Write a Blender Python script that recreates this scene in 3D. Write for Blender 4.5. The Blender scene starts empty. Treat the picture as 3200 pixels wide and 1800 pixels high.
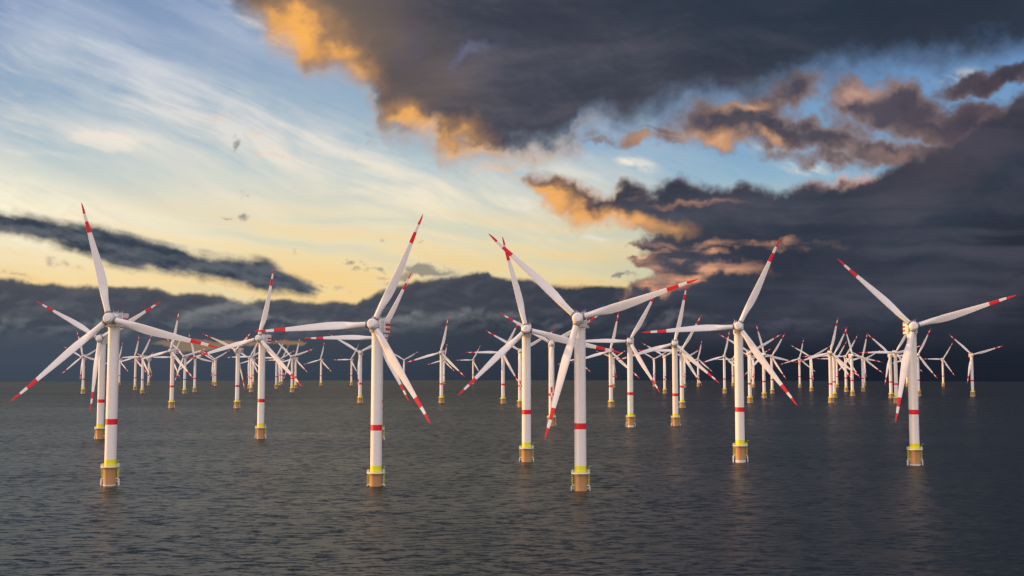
import bpy, bmesh, math, random
from mathutils import Vector, Matrix
random.seed(7)
S=bpy.context.scene
C=S.collection
R=math.radians
PI=math.pi

# ---------------------------------------------------------------- node helper
class N:
    """tiny expression builder for shader nodes"""
    dim='3D'
    def __init__(s,nt): s.nt=nt
    def node(s,t,**k):
        n=s.nt.nodes.new(t)
        for a,b in k.items(): setattr(n,a,b)
        return n
    def put(s,n,i,v):
        if v is None: return
        if isinstance(v,E): s.nt.links.new(v.o,n.inputs[i])
        elif isinstance(v,bpy.types.NodeSocket): s.nt.links.new(v,n.inputs[i])
        else: n.inputs[i].default_value=v
    def m(s,op,a,b=None,c=None,clamp=False):
        n=s.node('ShaderNodeMath',operation=op,use_clamp=clamp)
        s.put(n,0,a);s.put(n,1,b);s.put(n,2,c); return E(s,n.outputs[0])
    def vm(s,op,a,b=None):
        n=s.node('ShaderNodeVectorMath',operation=op); s.put(n,0,a)
        if op=='SCALE': s.put(n,3,b)
        else: s.put(n,1,b)
        return E(s,n.outputs[1] if op in('LENGTH','DOT_PRODUCT','DISTANCE') else n.outputs[0])
    def comb(s,x,y,z=0.0):
        n=s.node('ShaderNodeCombineXYZ'); s.put(n,0,x);s.put(n,1,y);s.put(n,2,z); return E(s,n.outputs[0])
    def sep(s,v):
        n=s.node('ShaderNodeSeparateXYZ'); s.put(n,0,v); return [E(s,o) for o in n.outputs]
    def noise(s,v,scale,detail=4,rough=.5,dist=0,color=False,lac=2.0):
        n=s.node('ShaderNodeTexNoise',noise_dimensions=s.dim); s.put(n,'Vector',v)
        n.inputs['Scale'].default_value=scale;n.inputs['Detail'].default_value=detail
        n.inputs['Roughness'].default_value=rough;n.inputs['Distortion'].default_value=dist
        n.inputs['Lacunarity'].default_value=lac
        return E(s,n.outputs[1 if color else 0])
    def noise2(s,v,*k):
        """two independent noises as a centred xy vector"""
        x=s.noise(v,*k); y=s.noise(s.vm('ADD',v,(7.3,4.1,2.9)),*k)
        return s.vm('SUBTRACT',s.comb(x,y,.5),(.5,.5,.5))
    def ss(s,x,a,b,k=1.):
        n=s.node('ShaderNodeMapRange',interpolation_type='SMOOTHSTEP')
        s.put(n,0,x);s.put(n,1,a);s.put(n,2,b);s.put(n,4,k); return E(s,n.outputs[0])
    def lin(s,x,a,b,c=0.,d=1.):
        n=s.node('ShaderNodeMapRange'); s.put(n,0,x);s.put(n,1,a);s.put(n,2,b);s.put(n,3,c);s.put(n,4,d); return E(s,n.outputs[0])
    def curve(s,x,pts,lo=-.5,hi=3.1,vlo=0.,vhi=1.):
        """piecewise smooth function of x through pts"""
        n=s.node('ShaderNodeFloatCurve'); c=n.mapping.curves[0]
        c.points[0].location=(0,(pts[0][1]-vlo)/(vhi-vlo)); c.points[1].location=(1,(pts[-1][1]-vlo)/(vhi-vlo))
        for a,b in pts: c.points.new((a-lo)/(hi-lo),(b-vlo)/(vhi-vlo))
        n.mapping.use_clip=False; n.mapping.update()
        s.put(n,1,s.lin(x,lo,hi)); o=E(s,n.outputs[0]); return o*(vhi-vlo)+vlo
    def mix(s,f,a,b):
        n=s.node('ShaderNodeMix',data_type='RGBA',clamp_factor=True)
        s.put(n,0,f)
        for i,v in((6,a),(7,b)):
            if isinstance(v,tuple): n.inputs[i].default_value=(v[0],v[1],v[2],1)
            else: s.put(n,i,v)
        return E(s,n.outputs[2])
class E:
    def __init__(s,n,o): s.n=n;s.o=o
    def __add__(s,b): return s.n.m('ADD',s,b)
    __radd__=__add__
    def __sub__(s,b): return s.n.m('SUBTRACT',s,b)
    def __rsub__(s,b): return s.n.m('SUBTRACT',b,s)
    def __mul__(s,b): return s.n.m('MULTIPLY',s,b)
    __rmul__=__mul__
    def __truediv__(s,b): return s.n.m('DIVIDE',s,b)
    def max(s,b): return s.n.m('MAXIMUM',s,b)
    def min(s,b): return s.n.m('MINIMUM',s,b)
    def clamp(s): return s.n.m('ADD',s,0.,clamp=True)
    def abs(s): return s.n.m('ABSOLUTE',s)
def srgb(r,g,b):
    f=lambda c:(c/255/12.92 if c/255<=.04045 else ((c/255+.055)/1.055)**2.4)
    return (f(r),f(g),f(b))

# ---------------------------------------------------------------- camera
FPX=3351.3; Y0=1146.7; CZ=71.295
PITCH=math.atan((Y0-900)/FPX)
cd=bpy.data.cameras.new('camera'); cam=bpy.data.objects.new('camera',cd); C.objects.link(cam)
cd.sensor_width=36; cd.lens=36*FPX/3200; cd.clip_start=1; cd.clip_end=100000
cam.location=(0,0,CZ); cam.rotation_euler=(PI/2+PITCH,0,0)
S.camera=cam
S.render.resolution_x=1024; S.render.resolution_y=576
S.render.engine='CYCLES'
S.view_settings.view_transform='Standard'; S.view_settings.look='None'
S.view_settings.exposure=0; S.view_settings.gamma=1

SUN_AZ=R(78.6)   # left of the +Y axis
SUN_EL=R(5.5)
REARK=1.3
# ---------------------------------------------------------------- procedural sky
import numpy as np
_rg=np.random.RandomState(11)
_PERM=_rg.permutation(4096).astype(np.int32); _ANG=_rg.rand(4096)*2*np.pi
_GX=np.cos(_ANG).astype(np.float32); _GY=np.sin(_ANG).astype(np.float32)
def perlin(x,y):
    xi=np.floor(x).astype(np.int32); yi=np.floor(y).astype(np.int32); fx=(x-xi).astype(np.float32); fy=(y-yi).astype(np.float32)
    u=fx*fx*fx*(fx*(fx*6-15)+10); v=fy*fy*fy*(fy*(fy*6-15)+10)
    def g(i,j,dx,dy):
        h=_PERM[(_PERM[(xi+i)&4095]+yi+j)&4095]; return _GX[h]*dx+_GY[h]*dy
    a0=g(0,0,fx,fy); a1=g(1,0,fx-1,fy); b0=g(0,1,fx,fy-1); b1=g(1,1,fx-1,fy-1)
    t=a0+(a1-a0)*u; w=b0+(b1-b0)*u; return (t+(w-t)*v)*1.41
def fbm(x,y,f,o=5,g=.5,seed=0.,lac=2.03):
    r=0.;A=1.;S_=0.
    x=x*f+seed*17.3; y=y*f+seed*31.7
    for i in range(o):
        r=r+perlin(x,y)*A; S_+=A*A; A*=g
        x,y=(x*.8+y*.6)*lac+5.1,(-x*.6+y*.8)*lac+9.7
    return r/S_**.5*1.5      # roughly unit range -1..1
def fbms(x,y,f,o=5,g=.5,seed=0.):
    """without lattice rotation, for stretched coordinates"""
    r=0.;A=1.;S_=0.; x=x*f+seed*17.3; y=y*f+seed*31.7
    for i in range(o):
        r=r+perlin(x,y)*A; S_+=A*A; A*=g; x=x*2.03+5.1; y=y*2.03+9.7
    return r/S_**.5*1.5
def billow(x,y,f,o=5,g=.5,seed=0.):
    r=0.;A=1.;S_=0.; x=x*f+seed*17.3; y=y*f+seed*31.7
    for i in range(o):
        r=r+(1-2.6*np.abs(perlin(x,y)))*A; S_+=A; A*=g
        x,y=(x*.8+y*.6)*2.03+5.1,(-x*.6+y*.8)*2.03+9.7
    return r/S_
def sst(x,a,b):
    t=np.clip((x-a)/(b-a),0,1); return t*t*(3-2*t)
def rot(x,y,d):
    c,s=math.cos(R(d)),math.sin(R(d)); return x*c+y*s,-x*s+y*c
def ellp(x,y,cx,cy,rx,ry,d=0.):
    u,v=rot(x-cx/1000,y-cy/1000,d); return np.sqrt((u*1000/rx)**2+(v*1000/ry)**2)
def blb(x,y,cx,cy,rx,ry,d=0.,k=1.): return sst(ellp(x,y,cx,cy,rx,ry,d),1.15,0.)*k
def crv(x,p): 
    p=np.array(p,float)/1000; 
    return np.interp(x,p[:,0],p[:,1])
def lin3(c): return np.array(srgb(*c))
def ramp3(x,st):
    xs=[s[0] for s in st]; cs=np.array([lin3(s[1])**.4545 for s in st])
    return np.stack([np.interp(x,xs,cs[:,i]) for i in range(3)],-1)**2.2
def mx(f,a,b):
    f=np.clip(f,0,1)[...,None]; return a+(b-a)*f
def C3(*c): return lin3(c)

def sky_colour(a,b):
    w1x=fbm(a,b,2.2,3,.5,1); w1y=fbm(a,b,2.2,3,.5,2)
    w2x=fbm(a,b,6.,6,.55,3); w2y=fbm(a,b,6.,6,.55,4)
    w3x=fbm(a,b,22.,4,.55,5); w3y=fbm(a,b,22.,4,.55,6)
    # clear sky
    cool=ramp3(b,[(-.3,(40,78,132)),(0,(84,120,170)),(.16,(106,148,194)),(.34,(124,162,198)),(.44,(142,178,202)),(.52,(180,196,198)),(.6,(202,204,182)),(.72,(208,202,162))])
    warm=ramp3(b,[(-.5,(90,124,176)),(0,(130,153,188)),(.13,(144,166,194)),(.26,(154,178,198)),(.36,(172,192,202)),(.44,(196,207,204)),(.52,(222,217,196)),(.62,(236,221,180)),(.70,(244,214,154))])
    sky=mx(sst(a,1.85,.75),cool,warm)
    # cirrus veils: soft broad bands running down to the right, finer fibres inside
    def st(d,sx,sy,f,o,g,sd,w=.05):
        u,v=rot(a+w1x*w*.6,b+w1y*w,d); return fbms(u/sx,v/sy,f,o,g,sd)
    v1=st(20,1.5,.34,2.2,5,.5,7); v2=st(22,.8,.09,1.6,6,.58,8,.022); v3=st(12,.9,.12,1.8,5,.5,9,.03); v4=st(24,.42,.030,1.6,5,.62,10,.012)
    soft=fbm(a,b,7,6,.6,12)
    band=blb(a,b,560,290,950,95,19,1.15)+blb(a,b,760,400,800,110,14,.75)+blb(a,b,1100,235,560,46,30,.5)+blb(a,b,330,140,560,46,20,.5)+blb(a,b,120,330,360,56,6,.6)+blb(a,b,1050,560,800,80,6,.35)+blb(a,b,250,60,400,40,22,.3)
    cir=band*(.56+v1*.30+v2*.24+v4*.08+soft*.10)+np.clip(v1*.4+v2*.3+.3,0,1)*.5+v4*.055*sst(band,0.,.5)+soft*.05
    cir=np.clip(cir,0,1)*sst(a,2.2,1.3)
    cc=ramp3(b,[(0,(190,202,220)),(.2,(214,216,220)),(.35,(232,226,216)),(.5,(248,234,206)),(.65,(250,226,176))])
    sky=mx(cir*.86,sky,cc)
    lw=st(7,1.1,.07,1.7,5,.52,13,.02)
    hb=sst(b,.42,.58)*sst(a,2.,1.4)
    sky=mx(np.clip(lw*.6+.12,0,1)*hb*.6,sky,ramp3(b,[(.4,(236,224,196)),(.6,(251,214,150)),(.7,(250,198,120))]))
    sky=mx(np.clip(-lw*.6-.05,0,1)*hb*sst(a,.2,.8)*.6,sky,C3(184,202,196))
    fin=fbm(a+w2x*.01,b+w2y*.01,20,4,.62,14)
    fib=st(14,.18,.03,1.5,4,.6,15,.02)
    glr=blb(a,b,-80,500,640,150,17,1.25)+blb(a,b,300,545,420,64,12,.5)
    sky=mx(glr*(.62+v3*.25+v4*.12+fin*.10*sst(ellp(a,b,130,480,340,110,14),1.1,.3)),sky,C3(255,245,218))
    # a brighter tuft with a rounded right end, and small bright ice wisps
    tf=(1-ellp(a+w3x*.006,b+w3y*.006,258,352,112,34,6))*sst(a,.04,.24)
    sky=mx(sst(tf+fib*.18,-.05,.55)*.55,sky,C3(247,234,216))
    sky=mx(blb(a,b,100,385,210,14,8,.5)*(.5+fib*.5),sky,C3(240,232,220))
    wi=blb(a,b,1600,412,80,26,16,1.5)+blb(a,b,2030,420,90,26,3,1.4)+blb(a,b,1310,514,110,24,14,1.3)+blb(a,b,1495,598,50,10,12,.9)+blb(a,b,650,60,170,50,34,.5)+blb(a,b,740,115,130,30,34,.4)+blb(a,b,2420,190,80,26,-14,.7)+blb(a,b,1440,436,240,26,8,.5)+blb(a,b,1980,380,200,20,10,.4)
    sky=mx(wi*np.clip(.32+fib*.45+fin*.25,0,1)*.9,sky,C3(242,232,216))
    # ---- small torn scraps
    px,py=a+w2x*.022+w3x*.010,b+w2y*.014+w3y*.008
    scr=[(1072,680,92,24,6,1.35),(1120,690,60,18,10,1.),(1020,694,50,20,-10,.9),(1000,716,60,16,0,.9),(885,661,44,12,6,.85),(938,676,30,9,0,.7),(960,698,30,10,0,.6),(905,680,26,8,0,.5),(592,366,24,22,0,.9),(608,376,30,12,20,.6),(590,546,34,11,10,.8),(619,547,24,14,0,.85),(1550,706,66,9,-3,1.15),(1592,700,30,9,-14,.7),(1075,607,20,7,0,.8),(745,628,16,6,0,.5),(958,608,14,5,0,.5),(160,668,80,22,16,.5),(210,684,40,12,12,.4),(30,692,60,7,4,.6),(618,499,20,8,-30,.45),(1590,618,30,12,-20,.9),(945,344,26,44,20,.5),(920,300,40,26,30,.35),(1000,385,50,26,10,.3),(10,240,16,10,0,.4),(830,726,40,9,6,.7),(870,735,50,8,6,.6),(630,740,20,6,0,.5)]
    d=0.
    for c in scr: d=np.maximum(d,blb(px,py,*c))
    tex=fbm(a,b,30,5,.6,16)
    md=sst(d+tex*.34*sst(d,0,.25),.16,1.0)
    scc=mx(sst(d,.3,.9),C3(168,158,150),C3(96,98,106))
    sky=mx(md*.68,sky,scc)
    for c in [(555,300,40,8,-14,.6),(650,332,34,6,6,.6),(705,356,30,5,0,.5),(705,385,44,5,4,.7),(664,384,20,6,0,.4),(872,516,14,8,-30,.3),(1255,420,70,14,-10,.8),(1290,440,26,12,0,.4),(1350,1000,1,1,0,0)]:
        sky=mx(blb(px,py,*c)*(.6+tex*.3),sky,C3(246,196,150))
    # ---- long bar of dark cloud on the left
    bx_,by_=a+w2x*.016+w3x*.003,b+w2y*.009+w3y*.002
    mid=crv(bx_,[(-500,430),(0,556),(100,576),(200,603),(300,627),(400,650),(470,664),(540,672),(620,684),(700,704),(760,722),(860,750),(3100,800)])
    half=crv(bx_,[(-500,28),(0,28),(100,30),(180,34),(260,44),(330,46),(400,40),(470,27),(530,24),(590,34),(660,38),(720,32),(790,18),(840,-22),(900,-60),(3100,-60)])
    u,v=rot(a,b,14); fibr=fbms(u/.25,v/.06,2.,6,.6,17)
    tB=half*.94-np.abs(by_-mid)+fibr*.006+tex*.002
    H=lambda x,y: fbms(x/.20,y/.085,1.6,5,.55,18)
    reliefB=np.clip((H(u,v)-H(u-.010,v-.012))*1.1,-1,1)
    mB=sst(tB,-.016,.013)
    bod=mx(.45+reliefB*.7,C3(56,66,80),C3(92,98,106)); bod=mx(sst(tB,.018,-.008)*.75,bod,C3(150,142,128))
    sky=mx(mB,sky,bod)
    # ---- low bank along the horizon
    sx_,sy_=a+w2x*.010+w3x*.005,b+w2y*.006+w3y*.004
    top=crv(sx_,[(-500,690),(0,700),(60,706),(100,714),(130,712),(170,722),(300,724),(380,727),(430,736),(500,736),(540,738),(590,752),(640,754),(700,752),(800,764),(900,768),(935,750),(960,735),(1000,717),(1050,706),(1130,700),(1175,696),(1200,684),(1222,684),(1236,694),(1260,702),(1300,703),(1400,716),(1500,722),(1600,734),(1650,746),(1720,740),(3100,740)])
    tS=b-top+(sy_-b)
    mS=sst(tS,-.006,.0075)
    hx,hy=a*.62+w2x*.012,b*1.25+w2y*.012
    Hs=lambda x,y: billow(x,y,8.,6,.52,20)*.75+fbm(x,y,4.,3,.5,21)*.35
    h0=Hs(hx,hy); rel=(h0-Hs(hx-.007,hy-.014))
    lay=fbms(a/1.3+w1x*.03,b/.16+w1y*.06,1.3,5,.5,22)
    base=mx(sst(a,.2,2.2),C3(70,78,90),C3(40,45,58))
    upz=sst(b,.905,.80)
    # distinct rows of heads
    row=crv(a+w2x*.02,[(-500,760),(0,790),(150,800),(300,806),(420,812),(470,784),(520,770),(600,762),(660,786),(760,800),(860,806),(950,792),(1050,790),(1200,770),(1320,796),(1500,830),(1700,780),(1900,800),(2100,790),(2350,760),(3100,760)])+w2y*.012+w3y*.004
    inrow=sst(b-row,-.004,.012)
    bandtop=mx(sst(a,.4,2.),C3(84,86,94),C3(52,54,68))
    colr=mx(inrow,mx(.35+lay*.25,C3(70,75,86) if 1 else 0,bandtop),base)
    colr=mx(sst(a,.9,2.1)*(1-inrow)*.8,colr,C3(44,50,64))
    crest=inrow*sst(b-row,.075,.004)*np.clip(.45+rel*1.5+fbm(a,b,5,3,.5,23)*.45,0,1)
    colr=mx(crest*.85*upz,colr,mx(sst(a,1.,2.2),C3(124,126,128),C3(86,86,100)))
    colr=mx(np.clip(rel*1.3,0,1)*upz*.45,colr,mx(sst(a,.6,2.2),C3(122,124,128),C3(84,84,98)))
    colr=mx(np.clip(-rel*1.5,0,1)*upz*.55,colr,mx(sst(a,.4,2.2),C3(54,62,76),C3(32,38,50)))
    colr=mx(sst(tS,.022,0.)*.35*sst(a,1.6,.8),colr,C3(108,104,104))
    curt=mx(sst(a,.1,2.3),C3(66,76,90),C3(28,35,47))
    curt=mx(np.clip(lay*.5,0,1)*.3,curt,mx(sst(a,.3,2.2),C3(80,86,96),C3(44,50,62)))
    colr=mx(sst(b,.80,.915),colr,curt)
    colr=mx(sst(b,.90,.95)*.2,colr,mx(sst(a,.1,2.),C3(48,58,72),C3(20,27,38)))
    # a thin gap where low evening light shows through
    gx,gy=a+w2x*.012,b+w2y*.006+w3y*.003
    lo=crv(gx,[(-500,800),(378,862),(420,870),(470,884),(505,888),(530,882),(560,868),(620,870),(700,868),(735,872),(752,878),(766,870),(776,862),(3100,800)])
    hi=crv(gx,[(-500,860),(378,861),(430,857),(520,856),(620,858),(700,860),(760,863),(775,866),(3100,900)])
    tw=np.minimum(lo-gy,gy-hi)
    gap=sst(tw+tex*.0012,-.0035,.0035)*sst(gx,.37,.42)*(1-.75*sst(np.abs(gx-.665),.03,.01))
    colr=mx(gap*.85,colr,mx(sst(gx,.4,.75),C3(140,122,100),C3(150,122,92)))
    sky=mx(mS,sky,colr)
    # ---- shared slate body texture for the high banks
    u,v=rot(a+w1x*.03,b+w1y*.04,-6)
    bandn=fbms(u/.62,v/.17,1.5,6,.52,30)
    big=fbm(a*.7,b*1.1,3.2,4,.5,31)
    puff=billow(a*.7+w2x*.02,b*1.1+w2y*.02,7.5,5,.5,32)
    H2=lambda x,y: billow(x*.75,y*1.2,6.5,6,.5,33)*.6+fbms(x/.5,y/.18,1.8,5,.5,34)*.35
    rel2=H2(a+w2x*.012,b+w2y*.012)-H2(a+w2x*.012-.010,b+w2y*.012+.008)   # light from lower left
    slate=mx(sst(a,1.2,2.3),C3(70,73,86),C3(52,60,74))
    slate=mx(sst(a,2.2,2.7)*sst(b,.4,.75),slate,C3(34,37,47))
    slate=mx(np.clip(.2+big*.6,0,1)*.5,slate,mx(sst(a,1.,2.5),C3(80,78,90),C3(60,61,75)))
    slate=mx(np.clip(bandn,0,1)*.55,slate,mx(sst(a,1.2,2.5),C3(100,98,108),C3(78,78,90)))
    slate=mx(np.clip(-bandn,0,1)*.50,slate,mx(sst(a,1.2,2.4),C3(54,58,72),C3(36,42,55)))
    slate=mx(np.clip(rel2*.9,0,1)*.5,slate,mx(sst(a,1.2,2.6),C3(112,104,112),C3(74,70,82)))
    slate=mx(np.clip(-rel2*.9,0,1)*.45,slate,C3(44,48,60))
    # ---- torn pieces in the blue gap on the right
    fx,fy=a+w2x*.020+w1x*.02+w3x*.009,b+w2y*.016+w3y*.008
    fr=0.
    for c in [(1860,320,230,80,3,1.3),(2030,345,210,56,8,1.3),(1940,258,170,80,-24,1.15),(1590,350,90,22,-8,.85),(1500,356,50,12,0,.6),(1700,330,110,16,4,.7),(2240,264,230,80,10,1.45),(2130,240,60,30,-10,.8),(2330,320,200,60,16,1.3),(2200,385,190,44,8,1.1),(2110,392,60,16,0,.5),(2460,330,200,90,10,1.5),(2090,235,70,40,0,.6),(2500,205,220,44,-14,1.5),(2080,290,60,34,20,.55),(2060,392,240,36,4,.75),(2130,320,120,60,0,.7),(1700,345,300,24,0,.55),(2350,385,160,40,0,.9)]:
        fr=np.maximum(fr,blb(fx,fy,*c))
    ft=fbm(a,b,12,7,.6,40)
    tF=fr+ft*.26+fbm(a,b,5,4,.5,44)*.16
    mF=sst(tF,.04,.78)*sst(fr,.0,.12)*sst(a,1.3,1.45)*sst(b,.5,.44)
    bodF=mx(.5+ft*.35,C3(92,86,96),C3(122,110,114))
    bodF=mx(sst(tF,.55,1.15),mx(.25,bodF,C3(176,146,134)),mx(.75+ft*.2,bodF,C3(70,68,82)))
    lt=fbm(a,b,7,4,.5,41)
    bodF=mx((blb(fx,fy,1790,345,110,34,8,1.3)+blb(fx,fy,1860,275,90,24,-10,.9)+blb(fx,fy,1590,350,90,24,0,.9)+blb(fx,fy,1955,350,60,20,20,.9))*np.clip(.6+lt*.5,0,1),bodF,C3(228,172,126))
    bodF=mx((blb(fx,fy,2165,235,90,26,-4,1.2)+blb(fx,fy,2230,215,90,16,4,.6)+blb(fx,fy,2190,385,150,24,8,.8)+blb(fx,fy,2330,345,110,30,20,.6))*np.clip(.6+lt*.5,0,1)*.85,bodF,C3(188,150,136))
    bodF=mx(sst(a,2.2,2.5)*.75,bodF,mx(.4+ft*.5,C3(56,55,70),C3(98,82,88)))
    sky=mx(mF,sky,bodF)
    # ---- middle bank on the right
    rx_,ry_=a+w2x*.020+w3x*.008,b+w2y*.016+w3y*.008
    topR=crv(rx_,[(-500,900),(1240,560),(1300,450),(1313,428),(1345,426),(1390,432),(1425,450),(1480,486),(1530,494),(1552,470),(1575,462),(1640,470),(1670,446),(1720,436),(1760,450),(1800,464),(1840,470),(1890,460),(1940,468),(2000,464),(2060,454),(2140,446),(2190,426),(2230,408),(2300,386),(2400,350),(2500,290),(2576,235),(3100,100)])
    botR=crv(rx_,[(-500,300),(1230,360),(1306,440),(1340,478),(1400,530),(1450,572),(1470,580),(1530,572),(1570,574),(1600,590),(1640,600),(3100,600)])
    gR=np.interp(ry_,[-.5,.54,.585,.605,.622,.635,.652,.66,.672,.685,.70,.715,.73,.75,.8],[2.2,2.0,1.62,1.61,1.58,1.62,1.62,1.575,1.60,1.655,1.64,1.60,1.575,1.55,1.5])
    tR=np.minimum(ry_-topR,np.maximum(botR-ry_,rx_-gR))+ft*.008
    mR=sst(tR,-.014,.026)*(sst(b,.90,.74)*sst(a,1.66,1.8)+sst(b,.775,.752)*sst(a,1.8,1.66))
    dT=ry_-topR
    bodR=mx(sst(dT,.20,.03)*sst(a,2.05,2.4)*.5,slate,C3(88,80,90))
    bodR=mx(sst(dT,.05,.015)*sst(a,2.1,1.9)*.45,bodR,C3(58,60,76))
    glow=blb(rx_,ry_,1340,462,90,50,30,1.5)+blb(rx_,ry_,1415,515,120,62,35,1.6)+blb(rx_,ry_,1500,560,130,42,4,1.3)+blb(rx_,ry_,1620,562,150,30,2,1.)
    glow=glow*np.clip(.66+ft*.2+lt*.2,0,1.2)*sst(dT,.004,.05)
    bodR=mx(glow,bodR,C3(228,166,104)); bodR=mx(sst(glow,.8,1.5)*.6,bodR,C3(248,182,104))
    bodR=mx(sst(tR,.03,0.)*sst(a,1.7,1.45)*.8,bodR,C3(222,164,120))
    bodR=mx(np.clip(fbms(a/.9+w1x*.05,b/.07+w1y*.10,1.2,5,.5,47),0,1)*.5*sst(b,.40,.55),bodR,C3(84,84,98))
    bodR=mx(np.clip(fbms(a/.9+w1x*.05,b/.09+w1y*.10,1.2,5,.5,48),0,1)*.5,bodR,C3(46,51,66))
    st2=fbms(a/.32+w1x*.05,b/.045+w1y*.12,1.4,5,.55,42)
    g2=blb(rx_,ry_,1830,618,300,14,1,1.0)+blb(rx_,ry_,1620,652,70,18,-6,1.2)+blb(rx_,ry_,1760,680,200,22,2,1.2)+blb(rx_,ry_,1700,702,130,24,-14,1.4)+blb(rx_,ry_,1650,724,60,14,0,.9)+blb(rx_,ry_,1800,642,46,12,0,1.3)+blb(rx_,ry_,1680,505,200,12,2,.7)+blb(rx_,ry_,1690,636,90,10,0,.8)
    bodR=mx(g2*np.clip(.45+st2*.55+ft*.2,0,1.1),bodR,C3(216,158,126))
    rim=sst(tR,.036,.0)*(sst(a,1.98,2.12)*sst(a,2.32,2.2)*.9+sst(a,1.62,1.7)*.15)*sst(b,.55,.48)
    bodR=mx(rim*np.clip(.35+ft*.9,0,1),bodR,C3(214,164,148))
    sky=mx(mR,sky,bodR)
    # ---- the great upper bank
    mx_,my_=a+w2x*.030+w3x*.007,b+w2y*.026+w3y*.007
    lowM=crv(mx_,[(-500,-400),(480,-250),(548,-40),(590,36),(650,74),(690,118),(758,144),(795,190),(880,208),(915,240),(945,284),(970,338),(1031,364),(1090,356),(1115,392),(1173,404),(1240,404),(1300,388),(1380,384),(1450,364),(1475,328),(1580,318),(1700,290),(1900,244),(2040,214),(2130,194),(2300,172),(2400,160),(2576,118),(3100,20)])
    tM=lowM-my_+ft*.004
    wid=np.interp(a,[.5,.62,.8,1.0,1.2,1.5,1.9,3.1],[.10,.08,.07,.08,.055,.07,.085,.10])
    mM=sst(tM,-wid*.55,wid)
    bodM=mx(blb(a,b,760,60,500,250,24,1.2)*.85,slate,C3(120,103,92))
    bodM=mx(blb(a,b,1000,230,280,130,30,.9)*.8,bodM,C3(88,81,84))
    bodM=mx(np.clip(bandn,0,1)*.25*blb(a,b,900,150,500,260,24),bodM,C3(132,112,98))
    bodM=mx(sst(a,1.5,1.8)*sst(tM,.07,.0)*.35,bodM,C3(108,102,120))
    bodM=mx(blb(mx_,my_,1190,132,70,26,-26,1.)*.7,bodM,C3(108,112,138))
    bodM=mx(blb(a,b,1130,120,260,110,0,.9)*np.clip(.3+ft*.8,0,1)*.5,bodM,C3(84,86,108))
    bodM=mx(blb(a,b,2050,20,1000,170,0,1.2)*.55,bodM,C3(38,52,68))
    gl=blb(mx_,my_,722,88,170,110,16,1.35)+blb(mx_,my_,815,135,190,125,36,1.2)+blb(mx_,my_,745,34,150,46,0,.8)+blb(mx_,my_,925,192,80,50,10,.8)+blb(mx_,my_,1000,290,64,62,30,1.15)+blb(mx_,my_,1055,322,120,40,20,1.1)+blb(mx_,my_,1140,364,130,74,10,1.6)+blb(mx_,my_,1240,384,120,24,0,1.2)+blb(mx_,my_,1375,376,140,18,-2,1.2)
    gl=gl*np.clip(.68+lt*.20+ft*.08+rel2*.22,0,1.4)*sst(tM,.30,.05)
    bodM=mx(gl*.75,bodM,C3(190,142,98)); bodM=mx(sst(gl,.7,1.8),bodM,C3(250,180,92))
    bodM=mx(sst(tM,.035,.0)*sst(a,.6,.72)*sst(a,1.56,1.42)*.55,bodM,C3(224,168,122))
    sky=mx(mM**.9,sky,bodM)
    return sky

SKY_R=60000.
def chart(dx,dy,dz):
    """direction in the world -> sky chart (a to the right, b downwards), a tangent-plane map about north"""
    ct,st_=math.cos(PITCH),math.sin(PITCH)
    f=np.maximum(dy*ct+dz*st_,.20); u=-dy*st_+dz*ct; K=FPX/1.24224/1000
    return (1.288+dx/f*K).astype(np.float32),(.7245-u/f*K).astype(np.float32)
def sky():
    az=np.radians(np.concatenate([np.arange(-66,-27.5,1.1),np.arange(-27.5,27.51,.055),np.arange(28.6,96,1.1)]))
    el=np.radians(np.concatenate([[-4,-2.2],np.arange(-1.4,20.0,.055),np.arange(20.6,63,1.1)]))
    A_,E_=np.meshgrid(az,el)
    dx,dy,dz=np.sin(A_)*np.cos(E_),np.cos(A_)*np.cos(E_),np.sin(E_)
    a,b=chart(dx,dy,dz)
    col=np.zeros(a.shape+(3,))
    for i in range(0,a.shape[0],60): col[i:i+60]=sky_colour(a[i:i+60],b[i:i+60])
    # ease the right and upper rim of the dome towards the open evening sky
    co=np.stack([dx,dy,dz],-1).reshape(-1,3)*SKY_R
    co[:,2]+=CZ
    h,w=a.shape; I=np.arange(h*w).reshape(h,w)
    q=np.stack([I[:-1,:-1],I[:-1,1:],I[1:,1:],I[1:,:-1]],-1).reshape(-1,4)
    me=bpy.data.meshes.new('sky'); me.vertices.add(len(co)); me.vertices.foreach_set('co',co.astype(np.float32).ravel())
    me.loops.add(q.size); me.loops.foreach_set('vertex_index',q.astype(np.int32).ravel())
    me.polygons.add(len(q)); me.polygons.foreach_set('loop_start',np.arange(0,q.size,4,dtype=np.int32))
    me.update(calc_edges=True)
    at=me.color_attributes.new('cloud_light','FLOAT_COLOR','POINT')
    at.data.foreach_set('color',np.concatenate([col.reshape(-1,3),np.ones((h*w,1))],1).astype(np.float32).ravel())
    m=bpy.data.materials.new('evening_sky'); m.use_nodes=True; t=m.node_tree; t.nodes.clear(); q=N(t)
    an=q.node('ShaderNodeAttribute',attribute_name='cloud_light')
    em=q.node('ShaderNodeEmission'); t.links.new(an.outputs['Color'],em.inputs[0])
    ou=q.node('ShaderNodeOutputMaterial'); t.links.new(em.outputs[0],ou.inputs[0])
    m.cycles.emission_sampling='NONE'
    me.materials.append(m)
    o=bpy.data.objects.new('sky',me); C.objects.link(o); o['kind']='structure'
sky()

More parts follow.
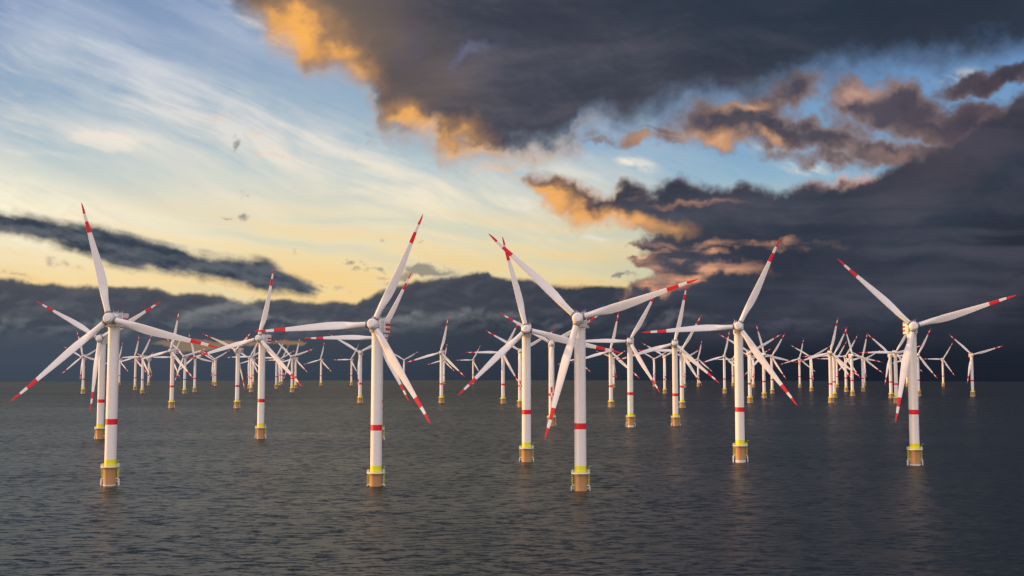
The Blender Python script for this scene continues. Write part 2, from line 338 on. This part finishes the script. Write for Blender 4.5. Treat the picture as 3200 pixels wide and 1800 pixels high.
# ---- the open evening sky round and behind the viewer
W=bpy.data.worlds.new('World'); S.world=W; W.use_nodes=True
nt=W.node_tree; nt.nodes.clear(); n=N(nt)
tc=n.node('ShaderNodeTexCoord'); D=E(n,tc.outputs['Generated'])
st=n.node('ShaderNodeTexSky'); st.sky_type='NISHITA'; st.sun_disc=False
st.sun_elevation=SUN_EL; st.sun_rotation=-SUN_AZ; st.air_density=1.2; st.dust_density=2.0
xx,yy,el=n.sep(n.vm('NORMALIZE',D))
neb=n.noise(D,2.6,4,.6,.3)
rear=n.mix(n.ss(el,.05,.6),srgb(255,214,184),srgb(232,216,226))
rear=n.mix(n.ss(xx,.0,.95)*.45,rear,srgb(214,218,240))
rearb=n.vm('SCALE',rear,REARK)  # brighter gradient added behind the viewer to light the tower fronts
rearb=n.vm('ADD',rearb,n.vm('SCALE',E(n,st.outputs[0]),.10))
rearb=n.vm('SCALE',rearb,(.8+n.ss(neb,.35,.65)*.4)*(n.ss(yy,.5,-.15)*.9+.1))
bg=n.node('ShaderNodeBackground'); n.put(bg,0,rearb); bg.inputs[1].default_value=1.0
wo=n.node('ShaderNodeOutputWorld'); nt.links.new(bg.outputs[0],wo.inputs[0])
W.cycles.sampling_method='MANUAL'; W.cycles.sample_map_resolution=512

sd=bpy.data.lights.new('sun','SUN'); sd.energy=5.0; sd.angle=R(.6); sd.color=(1.,.50,.16)
so=bpy.data.objects.new('sun',sd); C.objects.link(so)
sv=Vector((-math.sin(SUN_AZ)*math.cos(SUN_EL),math.cos(SUN_AZ)*math.cos(SUN_EL),math.sin(SUN_EL)))
so.rotation_euler=sv.to_track_quat('Z','Y').to_euler(); so.location=(-300,100,200)
# ---------------------------------------------------------------- materials
def mat(name,col,rough=.5,metal=0.,var=.04,scale=.6,spec=.5,fine=.0):
    m=bpy.data.materials.new(name); m.use_nodes=True; t=m.node_tree; p=t.nodes['Principled BSDF']; q=N(t)
    c=q.node('ShaderNodeTexCoord'); o=E(q,c.outputs['Object'])
    v=q.noise(o,scale,5,.6); f=q.noise(o,9.,3,.7)
    k=(v-.5)*(2*var)+1.+(f-.5)*fine
    q.put(p,0,q.vm('SCALE',col+() if not isinstance(col,E) else col,k))
    p.inputs['Metallic'].default_value=metal; p.inputs['Specular IOR Level'].default_value=spec
    q.put(p,'Roughness',(v-.5)*.12+rough)
    return m,q,p,o,k
WHITE,*_=mat('white_paint',(.80,.79,.78),.55,var=.05,scale=.25,spec=.22,fine=.35)
RED,*_=mat('red_paint',(.70,.022,.035),.5,var=.06,spec=.3,fine=.15)
YEL,*_=mat('yellow_paint',(.78,.76,.012),.5,var=.05,spec=.3,fine=.1)
GREY,*_=mat('collar_grey',(.22,.215,.22),.6,var=.08,spec=.3)
RAIL,*_=mat('galvanised_white',(.72,.73,.75),.5,var=.05,spec=.4)
# tan steel foundation; pale marine coating under the normal waterline, streaked
TAN,tq,tp,to,tk=mat('tan_coated_steel',(.5,.29,.12),.5,var=.10,scale=.5,spec=.3)
tz=tq.sep(to)[2]
st_=tq.noise(tq.vm('MULTIPLY',to,(1.2,1.2,.12)),1.5,5,.6)
tc_=tq.mix(tq.ss(tz,.35,.15),(.49,.30,.145),(.70,.69,.66))
tc_=tq.mix(tq.ss(st_,.5,.75)*.35,tc_,(.36,.20,.085))
tq.put(tp,0,tc_)

# ---------------------------------------------------------------- mesh helpers
def newobj(name,bm,mats,smooth=True,sharp=True):
    me=bpy.data.meshes.new(name)
    bm.normal_update(); bm.to_mesh(me); bm.free()
    for m in mats: me.materials.append(m)
    if smooth:
        for p in me.polygons: p.use_smooth=True
        if sharp:
         try: me.set_sharp_from_angle(angle=R(38))
         except Exception: pass
    return bpy.data.objects.new(name,me)
def lathe(bm,prof,seg=40,ax='Z',cap=True,mi=None,centre=(0,0,0)):
    """prof: (radius,height[,material of the band above])"""
    rings=[]
    for p in prof:
        r,z=p[0],p[1]; ring=[]
        for k in range(seg):
            t=2*PI*k/seg; x,y=r*math.cos(t),r*math.sin(t)
            co=(x,y,z) if ax=='Z' else ((x,z,y) if ax=='Y' else (z,x,y))
            ring.append(bm.verts.new((co[0]+centre[0],co[1]+centre[1],co[2]+centre[2])))
        rings.append(ring)
    for i in range(len(rings)-1):
        for k in range(seg):
            f=bm.faces.new((rings[i][k],rings[i][(k+1)%seg],rings[i+1][(k+1)%seg],rings[i+1][k]))
            f.material_index=prof[i][2] if len(prof[i])>2 else 0
    if cap:
        for g in (rings[0],rings[-1]):
            try: bm.faces.new(g)
            except ValueError: pass
    bmesh.ops.recalc_face_normals(bm,faces=bm.faces)
def tube(bm,path,r,seg=8,mi=0,closed=False):
    P_=[Vector(p) for p in path]; rings=[]; m=len(P_)
    for i,p in enumerate(P_):
        if closed: d=(P_[(i+1)%m]-P_[i-1]).normalized()
        else: d=(P_[min(i+1,m-1)]-P_[max(i-1,0)]).normalized()
        u=d.cross(Vector((0,0,1)))
        if u.length<.1: u=d.cross(Vector((1,0,0)))
        u.normalize(); w=d.cross(u)
        rings.append([bm.verts.new(p+(u*math.cos(2*PI*k/seg)+w*math.sin(2*PI*k/seg))*r) for k in range(seg)])
    for i in range(m if closed else m-1):
        A,B=rings[i],rings[(i+1)%m]
        for k in range(seg):
            f=bm.faces.new((A[k],A[(k+1)%seg],B[(k+1)%seg],B[k])); f.material_index=mi
    if not closed:
        bm.faces.new(rings[0][::-1]); bm.faces.new(rings[-1])
def box(bm,x0,x1,y0,y1,z0,z1,mi=0,bev=0):
    r=bmesh.ops.create_cube(bm,size=1); vs=r['verts']
    for v in vs:
        v.co=Vector(((x0+x1)/2+v.co.x*(x1-x0),(y0+y1)/2+v.co.y*(y1-y0),(z0+z1)/2+v.co.z*(z1-z0)))
    fs=set(f for v in vs for f in v.link_faces)
    for f in fs: f.material_index=mi
    if bev:
        es=list(set(e for v in vs for e in v.link_edges))
        bmesh.ops.bevel(bm,geom=es,offset=bev,segments=3,profile=.5,affect='EDGES')
DECK=10.8
def m_foundation():
    bm=bmesh.new()
    lathe(bm,[(3.85,-9),(3.85,.3),(3.85,9.1),(3.95,9.3),(4.7,10.2),(4.75,10.55)],48)
    return newobj('foundation',bm,[TAN])
def m_platform():
    bm=bmesh.new(); lathe(bm,[(4.6,10.56),(5.55,10.6),(5.6,10.65),(5.6,11.0),(5.5,11.05),(3.5,11.05)],48)
    return newobj('platform',bm,[RAIL])
def m_railing():
    bm=bmesh.new(); n_=22
    for z in (11.6,12.05,12.45):
        tube(bm,[(5.45*math.cos(2*PI*k/40),5.45*math.sin(2*PI*k/40),z) for k in range(40)],.05,6,closed=True)
    for k in range(n_):
        t=2*PI*k/n_; tube(bm,[(5.45*math.cos(t),5.45*math.sin(t),11.0),(5.45*math.cos(t),5.45*math.sin(t),12.48)],.05,6)
    return newobj('railing',bm,[RAIL])
def m_davit():
    bm=bmesh.new()
    tube(bm,[(4.9,-1.0,11),(4.9,-1.0,14.3),(5.2,-1.3,14.8),(6.0,-1.9,14.9)],.12)
    box(bm,4.3,5.2,-.2,.9,11.05,12.6,0,.05)
    return newobj('davit_crane',bm,[RAIL])
def m_ladder(s):
    bm=bmesh.new()
    x=s*4.55
    for y in (-.38,.38):
        tube(bm,[(x,y,3.2),(x,y,12.9)],.13,6)
    for i in range(24): tube(bm,[(x,-.38,3.5+i*.38),(x,.38,3.5+i*.38)],.05,5)
    for i in range(7):   # safety cage hoops
        z=4.6+i*1.15
        tube(bm,[(x,-.38,z),(x+s*.55,-.45,z),(x+s*.95,0,z),(x+s*.55,.45,z),(x,.38,z)],.07,5)
    for y in (-.35,.35): tube(bm,[(x+s*.75,y,4.6),(x+s*.75,y,11.4)],.06,5)
    for z in (4.2,7.,9.8): tube(bm,[(s*3.75,0,z),(x,0,z)],.1,6)
    return newobj('ladder',bm,[YEL])
def m_landing(s):
    bm=bmesh.new()
    for y in (-.75,.75):
        tube(bm,[(s*3.7,y,3.75),(s*4.7,y,3.75),(s*5.15,y,3.55),(s*5.35,y,3.05),(s*5.35,y,-6)],.26,10)
        tube(bm,[(s*3.75,y,2.2),(s*5.35,y,2.2)],.17,8)
    tube(bm,[(s*5.35,-.75,2.2),(s*5.35,.75,2.2)],.15,8)
    return newobj('boat_landing',bm,[WHITE])
def m_tower():
    bm=bmesh.new(); 
    def r(z): return 3.44-(z-11)/84*.16
    pr=[]
    for z,mi in ((11.05,1),(15.1,0),(36.1,2),(39.6,0),(58.,0),(58.05,0),(78,0),(93.9,0)):
        pr.append((r(z),z,mi))
    pr+=[(3.42,94.0,0),(3.42,94.7,0)]
    lathe(bm,pr,56)
    return newobj('tower',bm,[WHITE,YEL,RED])
def m_nacelle():
    bm=bmesh.new()
    # body under the rotor axis; front is towards -Y (rotor axis height is z=100)
    box(bm,-3.55,3.55,-4.3,3.2,95.1,102.75,0,.45)
    box(bm,-3.8,3.8,3.0,13.6,94.95,102.5,0,.35)
    lathe(bm,[(2.9,-5.4),(3.1,-4.2)],36,'Y',centre=(0,0,100))
    lathe(bm,[(3.6,94.55),(3.62,95.3)],44)
    for s in (-1,1):
        for z0,z1 in ((96.7,98.1),(99.5,100.9)):
            x=s*3.8
            box(bm,min(x,x+s*.03),max(x,x+s*.03),4.1,13.3,z0,z1,1)
    for z0,z1 in ((96.7,98.1),(99.5,100.9)): box(bm,-3.5,3.5,13.6,13.63,z0,z1,1)
    return newobj('nacelle',bm,[WHITE,RED])
def m_roofrail():
    bm=bmesh.new(); z0=102.5
    xs=3.6
    loop=[(-xs,2),(-xs,14.9),(xs,14.9),(xs,2)]
    def seg(p,q):
        for h in (.55,1.0,1.5): tube(bm,[(p[0],p[1],z0+h),(q[0],q[1],z0+h)],.06,5)
        L_=math.hypot(q[0]-p[0],q[1]-p[1]); k=max(2,int(L_/1.0))
        for i in range(k+1):
            x=p[0]+(q[0]-p[0])*i/k; y=p[1]+(q[1]-p[1])*i/k
            tube(bm,[(x,y,z0-.1),(x,y,z0+1.5)],.06,5)
    for i in range(4): seg(loop[i],loop[(i+1)%4])
    box(bm,-3.7,3.7,13.5,15.0,102.3,102.42)
    return newobj('roof_railing',bm,[RAIL])
def m_mast(y,spike):
    bm=bmesh.new(); 
    tube(bm,[(-2.9,y,102.65),(2.9,y,102.65)],.06,5)
    for x in (-2.9,2.9):
        s=1 if x>0 else -1
        tube(bm,[(x,y,102.6),(x,y,104.6)],.08,6)
        tube(bm,[(x,y,104.6),(x+s*-1.6,y,104.6),(x+s*-1.6,y,102.7)],.08,6)
        tube(bm,[(x,y,104.3),(x,y,104.6+spike)],.05,5)
        for h in (103.4,104.0): tube(bm,[(x,y,h),(x-s*1.6,y,h)],.05,5)
    return newobj('instrument_mast',bm,[RAIL])
HY=-8.12  # rotor centre in front of the tower axis
def m_hub():
    bm=bmesh.new()
    prof=[(2.3,3.7),(2.75,3.2),(3.2,2.2),(3.35,.8),(3.35,-.6),(3.15,-1.9),(2.75,-2.75),(2.45,-3.05),(2.3,-3.1),(2.3,-3.35),(2.15,-3.6),(1.2,-3.75),(.05,-3.78)]
    lathe(bm,prof,44,'Y')
    for k in range(3):   # blade sockets
        t=k*2*PI/3
        b2=bmesh.new(); lathe(b2,[(2.0,1.2),(1.9,3.3)],28)
        b2.transform(Matrix.Rotation(t,4,'Y'))
        me=bpy.data.meshes.new('t'); b2.to_mesh(me); b2.free(); bm.from_mesh(me); bpy.data.meshes.remove(me)
    return newobj('hub',bm,[WHITE])
L=72.1; FWD=9.27
CH=[(.045,3.5),(.08,3.5),(.12,3.62),(.16,3.95),(.21,4.55),(.27,5.1),(.33,5.3),(.40,5.1),(.48,4.6),(.56,4.0),(.64,3.35),(.72,2.75),(.80,2.2),(.88,1.75),(.93,1.4),(.965,1.02),(.985,.62),(1.,.12)]
def interp(x,tab):
    for i in range(len(tab)-1):
        if x<=tab[i+1][0]:
            a_,b_=tab[i],tab[i+1]; t=(x-a_[0])/(b_[0]-a_[0]); return a_[1]+(b_[1]-a_[1])*t
    return tab[-1][1]
def m_blade():
    bm=bmesh.new(); seg=36
    cuts=sorted(set([i/64 for i in range(6,64)]+[.045,.06,.08,.10,.12,.14,.16,.173,.185,.197,.21,.24,.27,.30,.33,.365,.40,.44,.48,.52,.56,.60,.64,.68,.742,.838,.79,.87,.905,.93,.95,.965,.978,.988,.995,1.]))
    rings=[]
    for s in cuts:
        c=interp(s,CH); k=min(1,max(0,(s-.08)/.2)); k=k*k*(3-2*k)      # round root turns into an aerofoil
        th=(1-k)*1.0+k*interp(s,[(0,.42),(.3,.34),(.6,.24),(1,.17)])
        tw=R(k*interp(s,[(0,24),(.3,15),(.6,6),(1,1)]))
        le=-(1.75-.1*s) if s<.1 else None
        lead=-interp(s,[(0,1.75),(.12,1.75),(.3,1.95),(.5,1.55),(.7,1.1),(.9,.75),(1,.1)])
        yc=-FWD*(.42*s+.58*s*s)   # coned and pre-bent forward
        ring=[]
        for j in range(seg):
            t=2*PI*j/seg
            # circle
            cx,cy=-math.cos(t)*c/2,math.sin(t)*c/2
            # aerofoil: x 0..1 from leading edge
            xx=(1-math.cos(t))/2
            yt=5*th*.5*(.2969*math.sqrt(xx)-.126*xx-.3516*xx*xx+.2843*xx**3-.1036*xx**4)*2
            fx=xx*c+lead; fy=(1 if math.sin(t)>=0 else -1)*yt*c/2+.02*c
            fxc=cx
            x=(1-k)*fxc+k*fx; y=(1-k)*cy+k*fy
            x2=x*math.cos(tw)-y*math.sin(tw); y2=x*math.sin(tw)+y*math.cos(tw)
            ring.append(bm.verts.new((x2,y2+yc,s*L)))
        rings.append(ring)
    for i in range(len(cuts)-1):
        mid=(cuts[i]+cuts[i+1])/2
        mi=1 if (.742<mid<.838 or mid>.905) else 0
        for j in range(seg):
            f=bm.faces.new((rings[i][j],rings[i][(j+1)%seg],rings[i+1][(j+1)%seg],rings[i+1][j])); f.material_index=mi
    bm.faces.new(rings[0]); bm.faces.new(rings[-1])
    bmesh.ops.recalc_face_normals(bm,faces=bm.faces)
    o=newobj('blade',bm,[WHITE,RED],sharp=False)
    return o
def m_collar():
    bm=bmesh.new(); lathe(bm,[(1.7,3.2),(2.02,3.25),(2.05,3.35),(2.05,4.15),(1.98,4.25),(1.7,4.3)],36,cap=False)
    for v in bm.verts: v.co.y+=-FWD*.42*(v.co.z/L)
    return newobj('root_collar',bm,[GREY])

PROTO={}
def proto():
    r={}
    r['foundation']=m_foundation(); r['platform']=m_platform(); r['railing']=m_railing(); r['davit_crane']=m_davit()
    r['ladder1']=m_ladder(-1); r['ladder2']=m_ladder(1); r['boat_landing1']=m_landing(-1); r['boat_landing2']=m_landing(1)
    r['tower']=m_tower(); r['nacelle']=m_nacelle(); r['roof_railing']=m_roofrail()
    r['instrument_mast1']=m_mast(-1.6,1.2); r['instrument_mast2']=m_mast(6.0,1.6)
    r['hub']=m_hub(); r['blade']=m_blade(); r['root_collar']=m_collar()
    return r
PROTO=proto()
def place(src,parent,mw=None):
    o=src.copy(); C.objects.link(o); o.cycles.shadow_terminator_geometry_offset=.3; o.cycles.shadow_terminator_offset=.1; o.parent=parent; o.matrix_parent_inverse=Matrix()
    if mw is not None: o.matrix_local=mw
    return o
def turbine(x,y,phi,ph,dz,rphi=None,rtilt=.1107):
    root=bpy.data.objects.new('wind_turbine',None); C.objects.link(root)
    root.location=(x,y,dz); root.empty_display_size=8
    P_=PROTO
    place(P_['foundation'],root)
    pf=place(P_['platform'],root); place(P_['railing'],pf); place(P_['davit_crane'],pf)
    for k in ('ladder1','ladder2','boat_landing1','boat_landing2'): 
        o=place(P_[k],root)
    place(P_['tower'],root)
    RZ=Matrix.Rotation(phi,4,'Z')
    nc=place(P_['nacelle'],root,RZ)
    place(P_['roof_railing'],nc); place(P_['instrument_mast1'],nc); place(P_['instrument_mast2'],nc)
    if rphi is None: rphi=phi
    f2=Vector((math.sin(rphi),-math.cos(rphi),0)); rt=Vector((math.cos(rphi),math.sin(rphi),0)); up=Vector((0,0,1))
    fw=f2*math.cos(rtilt)+up*math.sin(rtilt); u2=up*math.cos(rtilt)-f2*math.sin(rtilt)
    B=Matrix((rt,-fw,u2)).transposed().to_4x4()
    hub=Vector((math.sin(phi)*-HY,-math.cos(phi)*-HY,100.))
    T_=Matrix.Translation(hub)
    place(P_['hub'],root,T_@B@Matrix.Rotation(ph,4,'Y'))
    for k in range(3):
        bl=place(P_['blade'],root,T_@B@Matrix.Rotation(ph+k*2*PI/3,4,'Y'))
        place(P_['root_collar'],bl)
    return root

# family, x, y, nacelle yaw, rotor phase, height offset; surveyed positions of the farm in metres
TURBINES=[
 ('A', -242.67, 654.051, -0.005, 1.836, 0.408),
 ('B', -410.393, 1076.247, -0.02, 1.05, -0.477),
 ('A', -1156.048, 2902.071, 0.003, 1.84, 0.5),
 ('B', -1358.215, 3408.719, -0.031, 1.043, 0.278),
 ('C', -1530.731, 4195.714, -0.219, 0.224, -0.551),
 ('C', -1171.622, 3346.45, -0.208, 0.224, -0.144),
 ('D', -1004.072, 2924.44, -0.208, 0.472, -1.303),
 ('F', -1414.247, 4187.767, -0.2, 1.057, 0.251),
 ('C', -594.301, 1881.733, -0.215, 0.225, -0.408),
 ('E', -879.537, 2892.543, -0.194, 1.281, -0.22),
 ('D', -984.954, 3121.903, -0.218, 0.501, -0.645),
 ('A', -913.292, 3098.857, 0.0, 1.834, 0.119),
 ('B', -1219.098, 4392.509, -0.025, 1.051, -0.158),
 ('B', -1142.359, 4144.825, -0.053, 1.053, 1.936),
 ('F', -478.476, 1876.036, -0.2, 1.057, 0.281),
 ('C', -251.361, 1080.176, -0.207, 0.221, -0.121),
 ('D', -750.554, 3096.839, -0.207, 0.484, 0.608),
 ('B', -873.842, 3580.279, 0.006, 1.037, 0.438),
 ('C', -1057.934, 4398.479, -0.209, 0.225, -0.008),
 ('D', -781.278, 3567.992, -0.196, 0.493, 1.494),
 ('B', -916.315, 4245.932, -0.005, 1.048, 1.46),
 ('D', -947.841, 4430.125, -0.201, 0.488, -0.338),
 ('E', -626.891, 3067.031, -0.196, 1.284, 0.913),
 ('C', -730.144, 3630.401, -0.188, 0.23, -0.328),
 ('C', -740.377, 4171.208, -0.2, 0.227, -0.656),
 ('D', -627.967, 4208.328, -0.212, 0.498, -0.309),
 ('B', -302.52, 2145.131, -0.009, 1.051, 0.047),
 ('D', -81.866, 651.985, -0.2, 0.449, -3.019),
 ('D', -130.158, 1056.974, -0.193, 0.507, -0.319),
 ('B', -446.701, 4452.134, -0.01, 1.051, 0.043),
 ('C', -140.319, 2140.877, -0.189, 0.224, -0.139),
 ('C', -281.872, 4461.616, -0.214, 0.227, -0.172),
 ('D', -163.53, 4521.648, -0.191, 0.504, 0.105),
 ('D', -17.452, 2105.427, -0.191, 0.512, -0.619),
 ('B', 14.543, 1916.974, -0.001, 1.046, -0.12),
 ('A', 10.928, 815.307, 0.006, 1.835, -0.483),
 ('B', 48.015, 1307.67, -0.034, 1.044, -0.011),
 ('E', 39.671, 627.399, -0.194, 1.281, -0.806),
 ('C', 175.673, 1911.716, -0.204, 0.224, -0.65),
 ('C', 228.247, 3792.258, -0.189, 0.218, -0.288),
 ('F', 355.289, 3759.773, -0.2, 1.057, 0.475),
 ('D', 141.174, 1284.75, -0.192, 0.513, 1.74),
 ('B', 524.185, 3966.616, -0.025, 1.037, 0.479),
 ('B', 410.431, 2893.298, -0.027, 1.042, -0.189),
 ('C', 198.748, 1310.82, -0.197, 0.22, -0.271),
 ('D', 296.97, 1881.955, -0.198, 0.522, -0.841),
 ('B', 604.701, 3772.677, -0.011, 1.043, 0.915),
 ('C', 686.822, 3968.531, -0.195, 0.222, 0.495),
 ('C', 578.104, 2927.015, -0.207, 0.221, 0.468),
 ('D', 828.959, 4039.341, -0.19, 0.491, 0.088),
 ('D', 171.539, 812.537, -0.196, 0.448, 1.542),
 ('B', 473.175, 2142.173, -0.038, 1.046, 0.073),
 ('B', 845.911, 3772.202, -0.026, 1.054, -0.043),
 ('A', 579.253, 2474.254, 0.003, 1.838, 0.027),
 ('D', 698.59, 2891.67, -0.206, 0.522, -0.653),
 ('C', 1003.41, 3753.085, -0.179, 0.215, 0.004),
 ('B', 880.686, 3168.874, -0.033, 1.042, -0.424),
 ('C', 633.036, 2138.293, -0.201, 0.225, -0.224),
 ('D', 749.174, 2502.067, -0.221, 0.453, -0.986),
 ('D', 1137.993, 3767.052, -0.212, 0.512, -0.411),
 ('D', 963.988, 3106.748, -0.207, 0.515, 1.386),
 ('A', 840.622, 2659.606, 0.016, 1.829, 0.218),
 ('C', 1024.924, 3143.766, -0.225, 0.205, -0.142),
 ('B', 1332.019, 4068.682, -0.051, 1.044, -0.071),
 ('E', 867.63, 2465.762, -0.2, 1.278, -0.931),
 ('D', 755.748, 2118.156, -0.189, 0.501, -0.127),
 ('C', 1461.017, 3980.591, -0.189, 0.216, -0.16),
 ('D', 997.463, 2642.57, -0.184, 0.45, 1.096),
 ('D', 1590.801, 3970.481, -0.194, 0.525, -0.33),
 ('E', 1114.18, 2605.62, -0.2, 1.279, 0.431),
 ('E', 293.414, 787.885, -0.191, 1.279, 0.666),
]

order=sorted(range(len(TURBINES)),key=lambda i:TURBINES[i][1]/TURBINES[i][2])
bigs=[i-1 for i in (1,16,28,36,38,51,71)]
ORD=['first','second','third','fourth','fifth','sixth','seventh','eighth','ninth','tenth','eleventh','twelfth','thirteenth','fourteenth','fifteenth','sixteenth','seventeenth','eighteenth','nineteenth','twentieth']
BN=['leftmost','second','third','fourth','fifth','rightmost']
SP={'A':'red-tipped blades, one nearly upright','B':'blades in a Y','C':'top blade nearly upright','D':'one blade level to the left','E':'one blade hanging down','F':'rotor twisted aside'}
BL={0:'leftmost of the six largest white turbines, one blade nearly upright',
 1:'large turbine midway between the two leftmost foreground turbines, top blade nearly upright',
 2:'second from left of the six largest turbines, one blade level to the left',
 3:'third from left of the six largest turbines, tower just left of the tallest central one',
 4:'tallest and nearest turbine, right of centre, one blade raised to the right',
 5:'fifth from left of the six largest turbines, one blade level to the left',
 6:'rightmost of the six largest turbines, one blade hanging down'}
lab={}; cur=-1; cnt=0; pre=[]
for i in order:
    if i in bigs:
        cur=bigs.index(i); cnt=0; lab[i]=BL[cur]; continue
    if cur<0: pre.append(i); continue
    if i in (39,10): continue
    cnt+=1
    size='large' if TURBINES[i][2]<1500 else ('mid-sized' if TURBINES[i][2]<2700 else 'small distant')
    ref=['leftmost foreground','large left-centre','second foreground','third foreground','nearest central','fifth foreground','rightmost foreground'][cur]
    lab[i]='%s turbine, %s right of the %s turbine, %s'%(size,ORD[cnt-1],ref,SP[TURBINES[i][0]])
# two towers stand wholly behind others and are not counted
pre=pre[::-1]
for k,i in enumerate(pre):
    size='large' if TURBINES[i][2]<1500 else ('mid-sized' if TURBINES[i][2]<2700 else 'small distant')
    lab[i]='%s turbine, %s left of the leftmost foreground turbine, %s'%(size,ORD[k],SP[TURBINES[i][0]])
lab[39]='small distant turbine hidden behind the nearest central tower, only its blade ends showing'
lab[10]='small distant turbine behind the fifth tower right of the leftmost giant, only blades showing'
for i,(f,x,y,phi,ph,dz) in enumerate(TURBINES):
    o=turbine(x,y,phi,ph,dz,*((-.61,-.43) if f=='F' else ()))
    o['label']=lab[i]; o['category']='wind turbine'; o['group']='wind turbines of the offshore farm'
# rename parts so that repeats take Blender's own suffixes
for o in list(C.objects):
    for k in ('ladder','boat_landing','instrument_mast'):
        if o.name.startswith(k): o.name=k
for o in PROTO.values(): bpy.data.objects.remove(o)

# ---------------------------------------------------------------- sea
def sea():
    bm=bmesh.new(); rs=[]; r=40.
    while r<4600: rs.append(r); r*=1.06
    rs+= [4600+i*150 for i in range(0,40)]+[11000,13000,16000,20000,26000]
    seg=180; prev=None
    c=bm.verts.new((0,0,0))
    for r in rs:
        d=max(0,r-4600); z=-2.70e-6*d*d     # the curve of the earth sets the horizon
        ring=[bm.verts.new((r*math.cos(2*PI*k/seg),r*math.sin(2*PI*k/seg),z)) for k in range(seg)]
        for k in range(seg):
            if prev: bm.faces.new((prev[k],ring[k],ring[(k+1)%seg],prev[(k+1)%seg]))
            else: bm.faces.new((c,ring[k],ring[(k+1)%seg]))
        prev=ring
    m=bpy.data.materials.new('sea_water'); m.use_nodes=True; t=m.node_tree; p=t.nodes['Principled BSDF']; q=N(t)
    g=q.node('ShaderNodeNewGeometry'); P_=E(q,g.outputs['Position'])
    def wav(ang,sx,sy,sc,det,rg,di=0.):
        mp=q.node('ShaderNodeMapping'); q.put(mp,0,P_); mp.inputs[2].default_value=(0,0,R(ang)); mp.inputs[3].default_value=(sx,sy,1)
        return q.noise(E(q,mp.outputs[0]),sc,det,rg,di)
    # wave facets: the surface slope comes straight from noise of several wavelengths
    def slope(ang,sx,sy,sc,det,rg,amp):
        mp=q.node('ShaderNodeMapping'); q.put(mp,0,P_); mp.inputs[2].default_value=(0,0,R(ang)); mp.inputs[3].default_value=(sx,sy,1)
        v=q.noise(E(q,mp.outputs[0]),sc,det,rg,.3,color=True)
        return q.vm('SCALE',q.vm('SUBTRACT',v,(.5,.5,.5)),amp)
    sl=q.vm('ADD',slope(14,.45,1.,.05,2,.5,.30),slope(-8,.36,1.,.36,4,.68,WAVE))
    sl=q.vm('ADD',sl,slope(10,.45,1.,1.5,2,.6,.9))
    # calmer water far out under the dark bank
    sx_,sy_,_=q.sep(sl); far=q.ss(q.vm('LENGTH',P_),800.,3600.); calm=1.-far*.5
    nn=q.vm('NORMALIZE',q.comb(sx_*calm*.7,sy_*calm,1.))
    q.put(p,'Normal',nn)
    gust=wav(6,.25,1.,.004,4,.55)
    q.put(p,0,q.mix(gust,(.013,.024,.032),(.019,.032,.040)))
    q.put(p,'Roughness',q.lin(gust,.3,.7,.27,.36)-far*.08)
    # dimmer far reflection put into the colour: dark matte mixed in with distance
    df=q.node('ShaderNodeBsdfDiffuse'); df.inputs[0].default_value=(.026,.034,.044,1)
    ms=q.node('ShaderNodeMixShader'); q.put(ms,0,q.ss(q.vm('LENGTH',P_),500.,3200.)*.66); t.links.new(p.outputs[0],ms.inputs[1]); t.links.new(df.outputs[0],ms.inputs[2])
    t.links.new(ms.outputs[0],t.nodes['Material Output'].inputs[0])
    p.inputs['IOR'].default_value=1.333; p.inputs['Specular IOR Level'].default_value=.30
    o=newobj('sea',bm,[m],smooth=True); C.objects.link(o); o['kind']='structure'
    return o
WAVE=2.7
sea()
